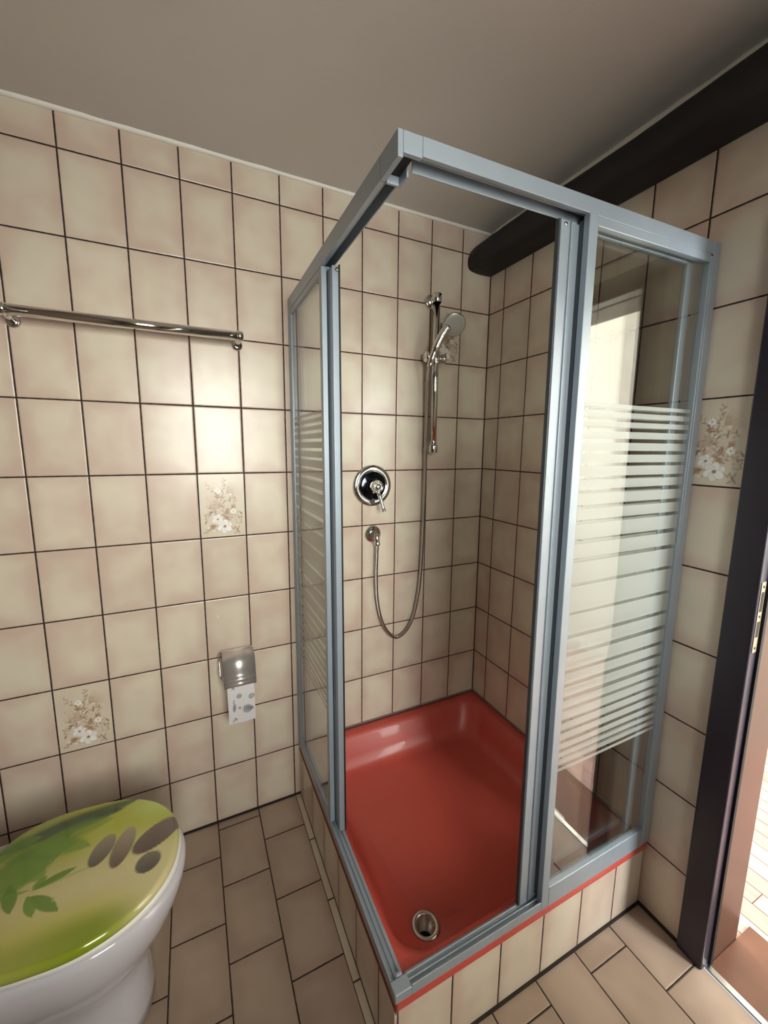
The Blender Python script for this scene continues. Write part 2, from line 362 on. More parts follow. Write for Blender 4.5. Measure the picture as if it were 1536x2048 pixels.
# decorated tiles with a printed bouquet
def lin(c): return np.array(srgb(*c)[:3])
def seg_dist(U, V, a, b):
    ax, ay = a; bx_, by = b; dx, dy = bx_-ax, by-ay; L2 = dx*dx+dy*dy+1e-12
    t = np.clip(((U-ax)*dx+(V-ay)*dy)/L2, 0, 1)
    return np.hypot(U-ax-t*dx, V-ay-t*dy), t
def ell(U, V, c, rx, ry, ang):
    ca, sa = math.cos(ang), math.sin(ang); x = (U-c[0])*ca+(V-c[1])*sa; y = -(U-c[0])*sa+(V-c[1])*ca
    return np.sqrt((x/rx)**2+(y/ry)**2)
def over(img, col, a): return img*(1-a[..., None])+np.asarray(col)*a[..., None]
def soft(d, w): return np.clip(1-(d-1)/w, 0, 1)
def bouquet(U, V):
    """U across 0..1, V up 0..1.49 (tile is 1 x 1.486)"""
    rnd = random.Random(7)
    img = np.zeros(U.shape+(3,))+lin((217, 205, 185))
    nz = np.sin(U*7+1)*np.cos(V*5+.5)*.5+.5
    img = over(img, lin((206, 187, 170)), nz*.5)
    tan, brn, pk, drk, wht, org = lin((182, 158, 134)), lin((152, 122, 98)), lin((200, 168, 148)), lin((124, 102, 84)), lin((246, 242, 238)), lin((182, 140, 108))
    # feathery fans
    for (cx, cy, a0, a1, R) in ((.60, 1.03, .0, 1.6, .32), (.52, .72, 2.3, 3.5, .42)):
        for k in range(34):
            an = a0+(a1-a0)*k/33; r = R*(.75+.25*math.sin(k*1.7)); bend = .25
            mid = (cx+math.cos(an)*r*.55, cy+math.sin(an)*r*.55); end = (cx+math.cos(an-bend)*r, cy+math.sin(an-bend)*r)
            for p, q in (((cx, cy), mid), (mid, end)):
                d, t = seg_dist(U, V, p, q); img = over(img, pk*.92 if k % 2 else tan, np.clip(1-d/.010, 0, 1)*.5)
    stems = [[(.5, .35), (.52, .7), (.5, 1.0), (.56, 1.38)], [(.52, .9), (.36, 1.02), (.15, 1.28)], [(.5, .5), (.68, .66), (.80, .86), (.72, .95), (.62, .86)],
             [(.5, .45), (.28, .62), (.12, .5), (.14, .38)], [(.5, .35), (.75, .52), (.93, .42), (.88, .28)], [(.5, .5), (.78, .6), (.95, .55)],
             [(.45, .3), (.2, .2), (.1, .1)], [(.6, .2), (.85, .18), (.8, .08)], [(.35, .55), (.22, .72), (.3, .78)]]
    for s in stems:
        for p, q in zip(s, s[1:]):
            d, t = seg_dist(U, V, p, q); img = over(img, tan, np.clip(1-d/.009, 0, 1)*.75)
            n = int(math.hypot(q[0]-p[0], q[1]-p[1])/.05)+1
            for k in range(n):
                t = (k+.5)/n; x = p[0]+(q[0]-p[0])*t; y = p[1]+(q[1]-p[1])*t; sd = 1 if k % 2 else -1
                an = math.atan2(q[1]-p[1], q[0]-p[0])+sd*rnd.uniform(.5, 1.1); l = rnd.uniform(.022, .045)
                c = (x+math.cos(an)*l, y+math.sin(an)*l)
                if not (.04 < c[0] < .96 and .04 < c[1] < 1.44): continue
                img = over(img, rnd.choice([tan, brn, brn, drk, org*1.1]), soft(ell(U, V, c, l, l*.38, an), .35)*rnd.uniform(.5, .85))
    for _ in range(60):   # small scattered blossoms and buds
        x = rnd.gauss(.5, .16); y = rnd.uniform(.15, 1.2)
        if .06 < x < .94: img = over(img, rnd.choice([brn, tan, org, wht, drk]), soft(ell(U, V, (x, y), rnd.uniform(.008, .02), rnd.uniform(.006, .014), rnd.uniform(0, 3)), .5)*.7)
    for (cx, cy, r) in ((.74, .70, .055), (.60, .62, .04), (.38, .96, .05), (.26, .25, .06), (.58, .44, .05)):
        for k in range(6):
            an = k*1.05+cx*9; img = over(img, org if k % 2 else brn, soft(ell(U, V, (cx+math.cos(an)*r*.5, cy+math.sin(an)*r*.5), r*.5, r*.32, an), .4)*.75)
    for (cx, cy, r) in ((.41, 1.10, .065), (.74, .60, .07), (.38, .42, .12), (.53, .24, .165)):
        for k in range(6):
            an = k*PI/3+.4; c = (cx+math.cos(an)*r*.55, cy+math.sin(an)*r*.5)
            img = over(img, tan, soft(ell(U, V, c, r*.53, r*.42, an), .15)*.6)
            img = over(img, wht*(.96 if k % 2 else .9), soft(ell(U, V, c, r*.5, r*.38, an), .1))
        img = over(img, brn, soft(ell(U, V, (cx, cy), r*.16, r*.14, 0), .6))
    return img
m_decor = attr_mat('printed_tile_glaze', 0.27)
def grid_print(name, nu, nv, place, colour, material, parent):
    us = np.linspace(0, 1, nu+1); vs = np.linspace(0, 1, nv+1); U, V = np.meshgrid(us, vs)
    P = place(U, V); img = colour(U, V)
    verts = [tuple(p) for p in P.reshape(-1, 3)]
    faces = [(j*(nu+1)+i, j*(nu+1)+i+1, (j+1)*(nu+1)+i+1, (j+1)*(nu+1)+i) for j in range(nv) for i in range(nu)]
    me = bpy.data.meshes.new(name); me.from_pydata(verts, [], faces)
    ca = me.color_attributes.new('print', 'FLOAT_COLOR', 'POINT')
    flat = np.ones((len(verts), 4)); flat[:, :3] = np.clip(img.reshape(-1, 3), 0, 1); ca.data.foreach_set('color', flat.ravel())
    return link(name, me, material, parent, True)
def decor_back(col, row_bottom):
    x0 = -TW*10+TW*col; z0 = Z0+row_bottom*TH; e = .0022
    o = grid_print('decorated_tile', 80, 120, lambda U, V: np.stack([x0+e+U*(TW-2*e), U*0-.0006, z0+e+V*(TH-2*e)], -1), lambda U, V: bouquet(U, V*1.486), m_decor, wall_back)
    o['label'] = 'beige tile printed with a bouquet of white flowers'
decor_back(2, 4); decor_back(-1, 1); decor_back(8, 7)
def decor_right(k, row_bottom):
    y0 = -.0908-.1491*k; z0 = Z0+row_bottom*TH; e = .0022
    o = grid_print('decorated_tile', 80, 120, lambda U, V: np.stack([U*0-.0006, y0-e-U*(.1491-2*e), z0+e+V*(TH-2*e)], -1), lambda U, V: bouquet(U, V*1.486), m_decor, wall_right)
    o['label'] = 'beige tile printed with a bouquet of white flowers'
decor_right(5, 5)
# two filled screw holes above the paper holder
for (x, z) in ((-1.163, .829), (-1.083, .812)):
    bm = bmesh.new(); lathe(bm, [(.0001, .0), (.0035, .0), (.003, .0012), (.0001, .0016)], (x, 0, z), (0, -1, 0), 16, False)
    obj('filled_screw_hole', bm, m_white, wall_back, True)

# old round beam along the right wall
bm = bmesh.new(); random.seed(11)
ny = 60; rings = []
bprof = [(-.002, 2.300), (-.045, 2.293), (-.082, 2.275), (-.110, 2.252), (-.125, 2.226), (-.126, 2.202), (-.118, 2.182), (-.098, 2.170), (-.060, 2.166), (-.002, 2.168)]
bprof = [(p.x, p.y) for p in catmull([(a, b, 0) for a, b in bprof], 4)]
nr = len(bprof)
for i in range(ny+1):
    y = -.001-(abs(RY)-.002)*i/ny; ring = []
    for k, (px, pz) in enumerate(bprof):
        u = k/(nr-1); wv = math.sin(PI*u)
        ring.append(bm.verts.new((px+wv*.004*math.sin(y*9+u*5)-.0, y, pz+wv*.003*math.sin(y*6+u*9)+wv*.0015*random.uniform(-1, 1))))
    rings.append(ring)
for a, b in zip(rings, rings[1:]):
    for k in range(nr): bm.faces.new((a[k], a[(k+1) % nr], b[(k+1) % nr], b[k]))
bm.faces.new(rings[0][::-1]); bm.faces.new(rings[-1])
tag(obj('wooden_beam', bm, m_beam, smooth=True), 'dark rounded wooden beam running under the ceiling along the right wall', 'beam')

# ------------------------------------------------------------------ doorway and hall
door = bpy.data.objects.new('door_1', None); C.objects.link(door); door.location = (0, (DY0+DY1)/2, 0); struct(door, 'doorway with dark frame opening to the hall')
D = door.location
def dl(d): return local(D, d)
bm = bmesh.new()
for d in ((-.016, .036, -.980, DY0, 0.0, DTOP+.065), (-.016, .036, DY1, -1.865, 0.0, DTOP+.065), (-.016, .036, DY0, DY1, DTOP, DTOP+.065)): bx(bm, *dl(d))
obj('door_frame', bm, m_frame, door, bevel=.005, seg=3)
bm = bmesh.new()
for d in ((.0365, .165, DY0+.03, DY0-.002, 0, DTOP), (.0365, .165, DY1+.002, DY1-.03, 0, DTOP), (.0365, .165, DY0-.002, DY1+.002, DTOP-.002, DTOP+.03)): bx(bm, *dl(d))
obj('jamb', bm, m_brown, door, bevel=.001)
bm = bmesh.new(); bx(bm, *dl((.018, .030, DY0, DY0-.006, 0, DTOP))); obj('rebate_seal', bm, m_black, door)
sp = box('strike_plate', dl((-.008, .012, DY0+.0005, DY0-.0015, .945, 1.125)), m_brass, door, bevel=.0006)
sp['label'] = 'pale metal strike plate'
for (z0, z1) in ((.985, 1.025), (1.05, 1.10)):
    box('latch_hole', dl((-.005, .008, DY0-.0012, DY0-.0018, z0, z1)), m_black, sp)
for z in (.957, 1.038, 1.113):
    bm = bmesh.new(); lathe(bm, [(.0001, 0), (.0033, 0), (.003, .001), (.0001, .0014)], (.002-D[0], DY0-.0016-D[1], z), (0, -1, 0), 14, False); obj('screw', bm, m_alu_d, sp, True)
box('threshold_strip', dl((.002, .022, DY0, DY1, 0, .006)), m_metal_sill, door, bevel=.0025)
box('threshold_board', dl((.0225, .24, DY0-.0025, DY1+.0025, -.02, .004)), mat('brown_stone_threshold', srgb(104, 68, 52), .3, var=(9, .18)), door, bevel=.001)
# hall beyond
HX, HA, HB = 1.28, 1.6, -3.0
struct(box('floor_hall', (.12, HX, HA, HB, -.08, -.002), m_lam), 'pale reddish laminate planks in the hall')
struct(box('wall_hall_far', (HX, HX+.1, HA, HB, -.02, 2.5), m_hall), 'cream hall wall opposite the doorway')
struct(box('trim_hall', (HX-.012, HX, HA, HB, -.002, .06), m_white), 'white skirting along the hall wall')
struct(box('ceiling_hall', (.12, HX+.1, HA+.1, HB-.1, 2.5, 2.6), m_plain))
bm = bmesh.new(); bx(bm, .121, .131, HA, DY0+.03, 0, 2.5); bx(bm, .121, .131, DY1-.03, HB, 0, 2.5); bx(bm, .121, .131, DY0+.03, DY1-.03, DTOP+.03, 2.5)
struct(obj('wall_hall_near', bm, m_hall))
for nm, wn_, y0, y1 in (('added_window_2', 'wall_hall_side', HA, HA+.1), ('added_window_3', 'wall_hall_end', HB-.1, HB)):  # both hall windows are unseen, added to brighten the hall
    x0, x1, z0, z1 = .30, 1.12, .85, 2.40
    bm = bmesh.new(); bx(bm, .0, x0, y0, y1, -.02, 2.5); bx(bm, x1, HX+.1, y0, y1, -.02, 2.5); bx(bm, x0, x1, y0, y1, -.02, z0); bx(bm, x0, x1, y0, y1, z1, 2.5)
    struct(obj(wn_, bm, m_hall))
    e = bpy.data.objects.new(nm, None); C.objects.link(e); struct(e); e.location = ((x0+x1)/2, (y0+y1)/2, z0); q = e.location
    bm = bmesh.new(); a, b = y0+.02, y1-.02
    for r in ((x0, x0+.05, a, b, z0, z1), (x1-.05, x1, a, b, z0, z1), (x0+.05, x1-.05, a, b, z0, z0+.05), (x0+.05, x1-.05, a, b, z1-.05, z1)): bx(bm, *local(q, r))
    obj('window_frame', bm, m_white, e, bevel=.004); box('window_pane', local(q, (x0+.05, x1-.05, a+.028, a+.032, z0+.05, z1-.05)), m_glass, e)

# ------------------------------------------------------------------ shower plinth and tray
pl = thing('shower_plinth', 'low beige tiled plinth under the red shower tray', 'plinth', (-.44, -.43, 0))
P0 = pl.location
bm = bmesh.new(); bx(bm, *local(P0, (-.872, -.004, -.852, -.860, .0, .208))); f_ = obj('front_tiles', bm, m_rise_f, pl, bevel=.0015)
bm = bmesh.new(); bx(bm, *local(P0, (-.880, -.872, -.004, -.858, .0, .208))); l_ = obj('side_tiles', bm, m_rise_l, pl, bevel=.0015)
for q in (f_, l_):      # keep the world-aligned joints
    for v in q.data.vertices: v.co += Vector(P0)
    q.location = -Vector(P0)

T = thing('shower_tray', 'red enamelled square shower tray with rounded basin', 'shower tray', (-.44, -.43, .208))
TP = Vector(T.location)
def rrect(x0, x1, y0, y1, r, n=10):
    pts = []
    for cx, cy, a0 in ((x1-r, y1-r, 0), (x0+r, y1-r, PI/2), (x0+r, y0+r, PI), (x1-r, y0+r, 1.5*PI)):
        for k in range(n+1): a = a0+PI/2*k/n; pts.append((cx+r*math.cos(a), cy+r*math.sin(a)))
    return pts
bm = bmesh.new(); n = 10
RIM = .234
levels = [  # x0,x1,y0,y1,r,z
    (-.8795, -.001, -.867, -.001, .004, .209), (-.8795, -.001, -.867, -.001, .004, .231), (-.877, -.003, -.8645, -.003, .004, RIM),
    (-.846, -.034, -.822, -.036, .085, RIM-.001), (-.838, -.042, -.814, -.044, .085, RIM-.006), (-.826, -.052, -.803, -.054, .085, RIM-.022), (-.806, -.072, -.783, -.078, .088, .158),
    (-.790, -.088, -.768, -.094, .088, .125), (-.776, -.102, -.754, -.108, .088, .110), (-.756, -.122, -.735, -.128, .075, .103)]
rings = []
for x0, x1, y0, y1, r, z in levels:
    rings.append([bm.verts.new((x-TP.x, y-TP.y, z-TP.z)) for x, y in rrect(x0, x1, y0, y1, r, n)])
for a, b in zip(rings, rings[1:]):
    m_ = len(a)
    for k in range(m_): bm.faces.new((a[k], a[(k+1) % m_], b[(k+1) % m_], b[k]))
# sloping floor with a hole for the drain
DX, DYY, DR = -.692, -.688, .026
inner = rings[-1]; hole = []
mm = len(inner)
for k in range(mm):
    v = inner[k].co; dx = v.x+TP.x-DX; dy = v.y+TP.y-DYY; L_ = math.hypot(dx, dy)
    hole.append(bm.verts.new((DX+dx/L_*DR-TP.x, DYY+dy/L_*DR-TP.y, .092-TP.z)))
mids = []
prev = inner
for t in (.35, .7, .9):
    ring = [bm.verts.new(inner[k].co.lerp(hole[k].co, t)) for k in range(mm)]
    for q, k in zip(ring, range(mm)): q.co.z = (.102+(.092-.102)*t)-TP.z
    for k in range(mm): bm.faces.new((prev[k], prev[(k+1) % mm], ring[(k+1) % mm], ring[k]))
    prev = ring
for k in range(mm): bm.faces.new((prev[k], prev[(k+1) % mm], hole[(k+1) % mm], hole[k]))
obj('basin', bm, m_red, T, smooth=True)
bm = bmesh.new(); lathe(bm, [(.0395, .0), (.041, .002), (.039, .0075), (.034, .010), (.028, .0085), (.0235, .002), (.0225, -.05), (.0001, -.055)], (DX-TP.x, DYY-TP.y, .0925-TP.z), (0, 0, 1), 48, False)
dr = obj('drain', bm, m_chrome_b, T, smooth=True); dr['label'] = 'round chrome drain ring with open hole'
bm = bmesh.new(); lathe(bm, [(.0234, -.02), (.0232, -.045), (.0001, -.049)], (DX-TP.x, DYY-TP.y, .0925-TP.z), (0, 0, 1), 32, False)
obj('drain_pipe', bm, m_black, dr, smooth=True)
bm = bmesh.new(); bx(bm, -.872-TP.x, -.006-TP.x, -.006-TP.y, 0-TP.y, RIM-TP.z, RIM+.006-TP.z); bx(bm, -.006-TP.x, 0-TP.x, -.84-TP.y, 0-TP.y, RIM-TP.z, RIM+.006-TP.z)
sl = obj('silicone_seal', bm, m_seal, T, bevel=.0015)
bm = bmesh.new(); bx(bm, -.8815, -.8795, -.003, -.868, .204, .212)
s2 = obj('edge_seal', bm, mat('brown_sealant', srgb(110, 62, 40), .6), T)
for v in s2.data.vertices: v.co -= TP

# ------------------------------------------------------------------ shower enclosure
E_ = thing('shower_enclosure', 'corner shower enclosure of grey aluminium with striped glass sliding doors', 'shower enclosure', (-.44, -.43, RIM))
EP = Vector(E_.location)
ZB, ZT = RIM, 1.942
def warp(co):   # the old frame leans a little at its free corner
    t = (co.z-ZB)/(ZT-ZB); w_ = (abs(co.x)/.88)*(abs(co.y)/.865)*t
    return Vector((co.x-.013*w_, co.y+.015*w_, co.z-.008*w_))
def eobj(name, boxes, material, parent=E_, bevel=.0015, **k):
    bm = bmesh.new()
    for d in boxes: bx(bm, *d)
    # subdivide long members a little so the lean stays smooth
    for v in bm.verts: v.co = warp(v.co)-EP
    return obj(name, bm, material, parent, bevel=bevel, **k)
XO, XI = -.884, -.846          # left side planes
YO, YI = -.869, -.829          # front planes
# left side fixed frame
eobj('wall_profile', [(XO, XI, -.001, -.026, ZB, ZT)], m_alu)
eobj('wall_profile', [(-.026, -.001, YO, YI, ZB, ZT)], m_alu)
eobj('corner_piece', [(XO, XO+.010, YO, YI+.03, ZT-.041, ZT), (XO+.010, -.839, YO, YO+.010, ZT-.033, ZT), (XO+.010, -.839, YO+.010, YI+.03, ZT-.006, ZT), (XI-.004, XI, YI-.004, YI+.03, ZT-.044, ZT-.006), (XO+.010, XI-.004, YI+.024, YI+.03, ZT-.044, ZT-.006)], m_alu)
eobj('corner_hollow_shade', [(XO+.0105, XI-.0045, YO+.0105, YI+.0235, ZT-.030, ZT-.0065)], m_black, bevel=0)  # solid black block standing in for the shade inside the hollow corner
def track(name, axis, a, b, z0, up):
    """channel with two grooves; up=+1 grooves face up"""
    w = .038; s = up
    o_ = 0
    prof = [(0, 0), (0, s*.026), (.003, s*.026), (.004, s*.014), (.013, s*.014), (.014, s*.021), (.0165, s*.021), (.0175, s*.012), (.026, s*.012), (.027, s*.018), (.030, s*.018), (.031, s*.009), (w, s*.008), (w, 0)]
    bm = bmesh.new(); A = []; B = []
    for s_, t in prof:
        for lst, q in ((A, a), (B, b)):
            co = Vector((XO+s_, q, z0+t)) if axis == 'y' else Vector((q, YO+s_, z0+t))
            lst.append(bm.verts.new(warp(co)-EP))
    n_ = len(prof)
    for i in range(n_): bm.faces.new((A[i], A[(i+1) % n_], B[(i+1) % n_], B[i]))
    bm.faces.new(A[::-1]); bm.faces.new(B)
    return obj(name, bm, m_alu, E_, bevel=.0007, seg=1)
track('bottom_rail', 'y', -.027, -.842, ZB, 1)
track('bottom_rail', 'x', -.842, -.027, ZB, 1)
eobj('corner_piece', [(XO-.001, -.842, YO-.001, -.842, ZB, ZB+.024), (-.868, -.852, -.842, -.834, ZB, ZB+.027)], m_alu, bevel=.003)
# top rails: outer fascia and underside channels
eobj('top_rail', [(XO, XO+.010, -.027, -.798, ZT-.040, ZT), (XO+.010, XI, -.027, -.798, ZT-.008, ZT), (XO+.017, XO+.020, -.027, -.798, ZT-.030, ZT-.008), (XI-.003, XI, -.027, -.798, ZT-.036, ZT-.008)], m_alu, bevel=.001)
eobj('top_rail', [(-.839, -.027, YO, YO+.010, ZT-.030, ZT), (-.839, -.027, YO+.010, YI, ZT-.008, ZT), (-.839, -.027, YO+.017, YO+.020, ZT-.026, ZT-.008), (-.839, -.027, YI-.003, YI, ZT-.034, ZT-.008)], m_alu, bevel=.001)
def pane(name, d, ax, parent):
    bm = bmesh.new(); bx(bm, *d); bm.faces.ensure_lookup_table(); bmesh.ops.recalc_face_normals(bm, faces=bm.faces[:])
    for f in bm.faces: f.material_index = 1 if (f.normal.x if ax == 'x' else f.normal.y) < -.5 else 0
    for v in bm.verts: v.co = warp(v.co)
    me = bpy.data.meshes.new(name); bm.to_mesh(me); bm.free()
    o = link(name, me, [m_glass, m_print], parent)
    par = parent
    off = -EP
    o.location = off            # object coordinates stay world aligned for the stripe heights
    return o
# fixed panels (each a part, its pane a sub-part)
fl = eobj('fixed_panel', [(XO+.001, XO+.016, -.027, -.038, ZB+.026, ZT-.040), (XO+.001, XO+.016, -.398, -.420, ZB+.026, ZT-.040),
                          (XO+.001, XO+.016, -.038, -.398, ZB+.026, ZB+.046), (XO+.001, XO+.016, -.038, -.398, ZT-.058, ZT-.040)], m_alu, bevel=.002)
pane('pane', (XO+.006, XO+.010, -.036, -.400, ZB+.040, ZT-.050), 'x', fl)
ff = eobj('fixed_panel', [(-.038, -.027, YO-.001, YO+.015, ZB+.0, ZT-.034), (-.455, -.430, YO-.001, YO+.015, ZB+.0, ZT-.028),
                          (-.430, -.038, YO-.001, YO+.015, ZB+.0, ZB+.060), (-.430, -.038, YO-.001, YO+.015, ZT-.050, ZT-.030)], m_alu, bevel=.002)
pane('pane', (-.432, -.036, YO+.005, YO+.009, ZB+.050, ZT-.045), 'y', ff)
# sliding doors pushed back behind the fixed panels
sl_ = eobj('sliding_door', [(-.865, -.847, -.398, -.425, ZB+.020, ZT-.048), (-.862, -.848, -.425, -.431, ZB+.020, ZT-.048), (-.865, -.845, -.431, -.456, ZB+.020, ZT-.048),
                            (-.864, -.850, -.052, -.080, ZB+.022, ZT-.030), (-.864, -.850, -.080, -.398, ZB+.022, ZB+.042), (-.864, -.850, -.080, -.398, ZT-.050, ZT-.030)], m_alu, bevel=.002)
pane('pane', (-.859, -.855, -.078, -.400, ZB+.036, ZT-.04), 'x', sl_)
s_ = eobj('door_seal_gap_strip', [(-.8485, -.8445, -.4565, -.4595, ZB+.020, ZT-.046)], m_rubber, sl_, bevel=.0005)
for v in s_.data.vertices: pass
sf = eobj('sliding_door', [(-.508, -.484, -.847, -.832, ZB+.018, ZT-.040), (-.484, -.479, -.844, -.833, ZB+.018, ZT-.040), (-.479, -.464, -.847, -.832, ZB+.018, ZT-.040), (-.464, -.446, -.843, -.834, ZB+.018, ZT-.040),
                           (-.086, -.060, -.846, -.834, ZB+.018, ZT-.032), (-.446, -.086, -.846, -.834, ZB+.018, ZB+.040), (-.446, -.086, -.846, -.834, ZT-.052, ZT-.032)], m_alu, bevel=.002)
pane('pane', (-.448, -.084, -.842, -.838, ZB+.036, ZT-.045), 'y', sf)
s_ = eobj('door_seal_gap_strip', [(-.5115, -.508, -.845, -.835, ZB+.018, ZT-.040)], m_alu_d, sf, bevel=.0005)
eobj('door_seal_gap_strip', [(-.4545, -.444, YO+.0155, -.8435, ZB+.028, ZT-.036)], m_alu_d, ff, bevel=0)  # added dark strip that gives the gap between the stiles its shade
for (x, y) in ((-.866, -.444),):
    bm = bmesh.new(); lathe(bm, [(.0001, 0), (.0055, 0), (.0045, .0025), (.0001, .003)], warp(Vector((-.852, -.457, ZT-.058)))-EP, (0, -1, 0), 20, False); obj('screw', bm, m_chrome, sl_, True)
bm = bmesh.new(); lathe(bm, [(.0001, 0), (.0045, 0), (.0038, .0025), (.0001, .003)], warp(Vector((-.497, -.847, ZT-.050)))-EP, (0, -1, 0), 20, False); obj('screw', bm, m_chrome, sf, True)

# ------------------------------------------------------------------ mixer
mx = thing('shower_mixer', 'round chrome shower mixer with single lever on the back wall', 'shower mixer', (-.558, 0, 1.282)); q = Vector(mx.location)
bm = bmesh.new(); lathe(bm, [(.083, 0), (.084, .004), (.081, .008), (.072, .0105), (.060, .0108), (.0575, .009)], (0, 0, 0), (0, -1, 0), 64, True); obj('plate', bm, m_chrome, mx, smooth=True)
bm = bmesh.new(); lathe(bm, [(.0572, .008), (.056, .0115), (.050, .014), (.034, .017), (.030, .020), (.028, .035)], (0, 0, 0), (0, -1, 0), 64, False); obj('inner_disc', bm, m_dchrome, mx, smooth=True)
bm = bmesh.new(); lathe(bm, [(.027, .018), (.0265, .05), (.0235, .058), (.022, .060), (.0215, .064), (.018, .066), (.0175, .062), (.011, .061), (.010, .065), (.004, .066), (.0001, .066)], (.0, 0, 0), (0, -1, 0), 48, False)
lv = obj('knob', bm, m_chrome, mx, smooth=True)
bm = bmesh.new(); tube(bm, catmull([(.004, -.045, -.018), (.010, -.056, -.040), (.016, -.064, -.070), (.022, -.071, -.098)], 6), [.0075]*6+[.0068]*6+[.0065]*5+[.0085, .009], 14); obj('lever', bm, m_chrome, mx, smooth=True)
bm = bmesh.new(); bx(bm, -.008, .008, -.011, -.016, -.076, -.052); obj('stop_tab', bm, m_alu_d, mx, bevel=.002)

# ------------------------------------------------------------------ wall outlet, hose, rail, handset
ot = thing('wall_outlet', 'round chrome water outlet elbow below the shower mixer', 'water outlet', (-.554, 0, 1.081))
bm = bmesh.new(); lathe(bm, [(.036, 0), (.036, .004), (.033, .010), (.020, .016), (.014, .018), (.0135, .030)], (0, 0, 0), (0, -1, 0), 44, True); obj('rosette', bm, m_chrome, ot, smooth=True)
bm = bmesh.new(); tube(bm, catmull([(0, -.012, 0), (.002, -.030, -.002), (.004, -.035, -.018), (.005, -.035, -.040)], 6), [.011]*15+[.0105, .0125, .0125, .0125], 18); obj('elbow', bm, m_chrome, ot, smooth=True)

def hose_mat():
    m = bpy.data.materials.new('metal_hose'); m.use_nodes = True; g = G(m); b = g.N['Principled BSDF']
    b.inputs['Base Color'].default_value = srgb(176, 170, 166); b.inputs['Metallic'].default_value = 1; b.inputs['Roughness'].default_value = .3
    tc = g.N.new('ShaderNodeTexCoord'); sp = g.N.new('ShaderNodeSeparateXYZ'); g.L.new(tc.outputs['Object'], sp.inputs[0])
    s = g.math('SINE', g.math('MULTIPLY', g.math('ADD', sp.outputs[2], sp.outputs[0]), 1800))
    bp = g.N.new('ShaderNodeBump'); bp.inputs['Strength'].default_value = .5; bp.inputs['Distance'].default_value = .001
    g.L.new(s, bp.inputs['Height']); g.L.new(bp.outputs[0], b.inputs['Normal']); return m
hp = [(-.549, -.035, 1.043), (-.5485, -.030, .99), (-.5475, -.024, .91), (-.540, -.018, .805), (-.520, -.016, .71), (-.488, -.015, .645), (-.448, -.015, .612), (-.405, -.015, .625),
      (-.366, -.016, .682), (-.342, -.018, .785), (-.332, -.022, .90), (-.3275, -.026, 1.10), (-.3285, -.032, 1.32), (-.3295, -.036, 1.51), (-.333, -.042, 1.68), (-.340, -.062, 1.765)]
bm = bmesh.new(); tube(bm, catmull(hp, 10), .0072, 14)
tag(obj('shower_hose', bm, hose_mat(), smooth=True), 'silver metal shower hose hanging in a long loop on the tiled wall', 'hose')

rl = thing('shower_rail', 'vertical chrome shower rail with slider at the back wall corner', 'shower rail', (-.3025, 0, 1.42)); q = Vector(rl.location)
bm = bmesh.new(); tube(bm, [(0, -.05, .0), (0, -.05, .60)], .0140, 24); obj('bar', bm, m_chrome, rl, smooth=True)
def bracket(z, r):
    bm = bmesh.new(); lathe(bm, [(r, 0), (r, .006), (r*.94, .012), (r*.8, .014)], (0, 0, z), (0, -1, 0), 40, True)
    lathe(bm, [(.0175, -.016), (.0190, -.014), (.0192, .014), (.0175, .018), (.0001, .0185)], (0, -.05, z), (0, 0, 1), 30, False)
    tube(bm, [(0, -.01, z), (0, -.05, z)], .0155, 20)
    obj('bracket', bm, m_chrome, rl, smooth=True)
bracket(.600, .030); bracket(.012, .021)
bm = bmesh.new(); lathe(bm, [(.016, -.026), (.018, -.022), (.018, .022), (.016, .026)], (0, -.05, .375), (0, 0, 1), 30, True); tube(bm, [(-.014, -.05, .375), (-.028, -.052, .373)], .010, 18); tube(bm, [(.014, -.052, .372), (.026, -.056, .372)], .011, 18)
obj('slider', bm, m_chrome, rl, smooth=True)
bm = bmesh.new(); lathe(bm, [(.017, 0), (.0215, .004), (.0215, .020), (.017, .026), (.0001, .027)], (-.026, -.053, .374), (-1, -.05, 0), 28, True); obj('slider_knob', bm, m_chrome, rl, smooth=True)
bm = bmesh.new(); lathe(bm, [(.014, 0), (.0185, .004), (.019, .014), (.015, .02), (.0001, .021)], (.022, -.056, .372), (1, -.1, 0), 28, True); obj('handset_holder', bm, m_chrome, rl, smooth=True)

hs = thing('shower_handset', 'chrome hand shower with pale round spray face on the rail', 'hand shower', (-.341, -.076, 1.765)); q = Vector(hs.location)
hpts = [(-.341, -.068, 1.755), (-.334, -.078, 1.79), (-.322, -.092, 1.835), (-.308, -.105, 1.872), (-.290, -.115, 1.900)]
bm = bmesh.new(); tube(bm, [p-q for p in catmull(hpts, 6)], [.0105]*4+[.013]*6+[.0155]*6+[.0155]*6+[.0165]*3, 20); obj('handle', bm, m_chrome, hs, smooth=True)
axd = Vector((-.30, -.78, -.55)).normalized(); hc = Vector((-.262, -.112, 1.912))-q
bm = bmesh.new(); lathe(bm, [(.012, -.028), (.028, -.021), (.041, -.009), (.045, 0), (.045, .006), (.0425, .009)], hc, axd, 48, True); obj('head', bm, m_chrome_b, hs, smooth=True)
bm = bmesh.new(); lathe(bm, [(.0422, .0085), (.039, .0105), (.020, .0118), (.0001, .012)], hc, axd, 48, False); fc = obj('spray_face', bm, mat('pale_spray_plate', srgb(196, 192, 186), .3), hs, smooth=True)
fc['label'] = 'pale grey spray plate'
a_ = axd.cross(Vector((0, 0, 1))).normalized(); b_ = axd.cross(a_)
bm = bmesh.new()
for r_, n_ in ((.007, 6), (.015, 12), (.023, 18), (.030, 24)):
    for k in range(n_):
        p = hc+axd*(.0118-.0007*(r_/.03))+(a_*math.cos(2*PI*k/n_)+b_*math.sin(2*PI*k/n_))*r_
        lathe(bm, [(.0011, -.001), (.0010, .0012), (.0001, .0013)], p, axd, 8, False)
obj('spray_nozzles', bm, m_alu_d, fc)

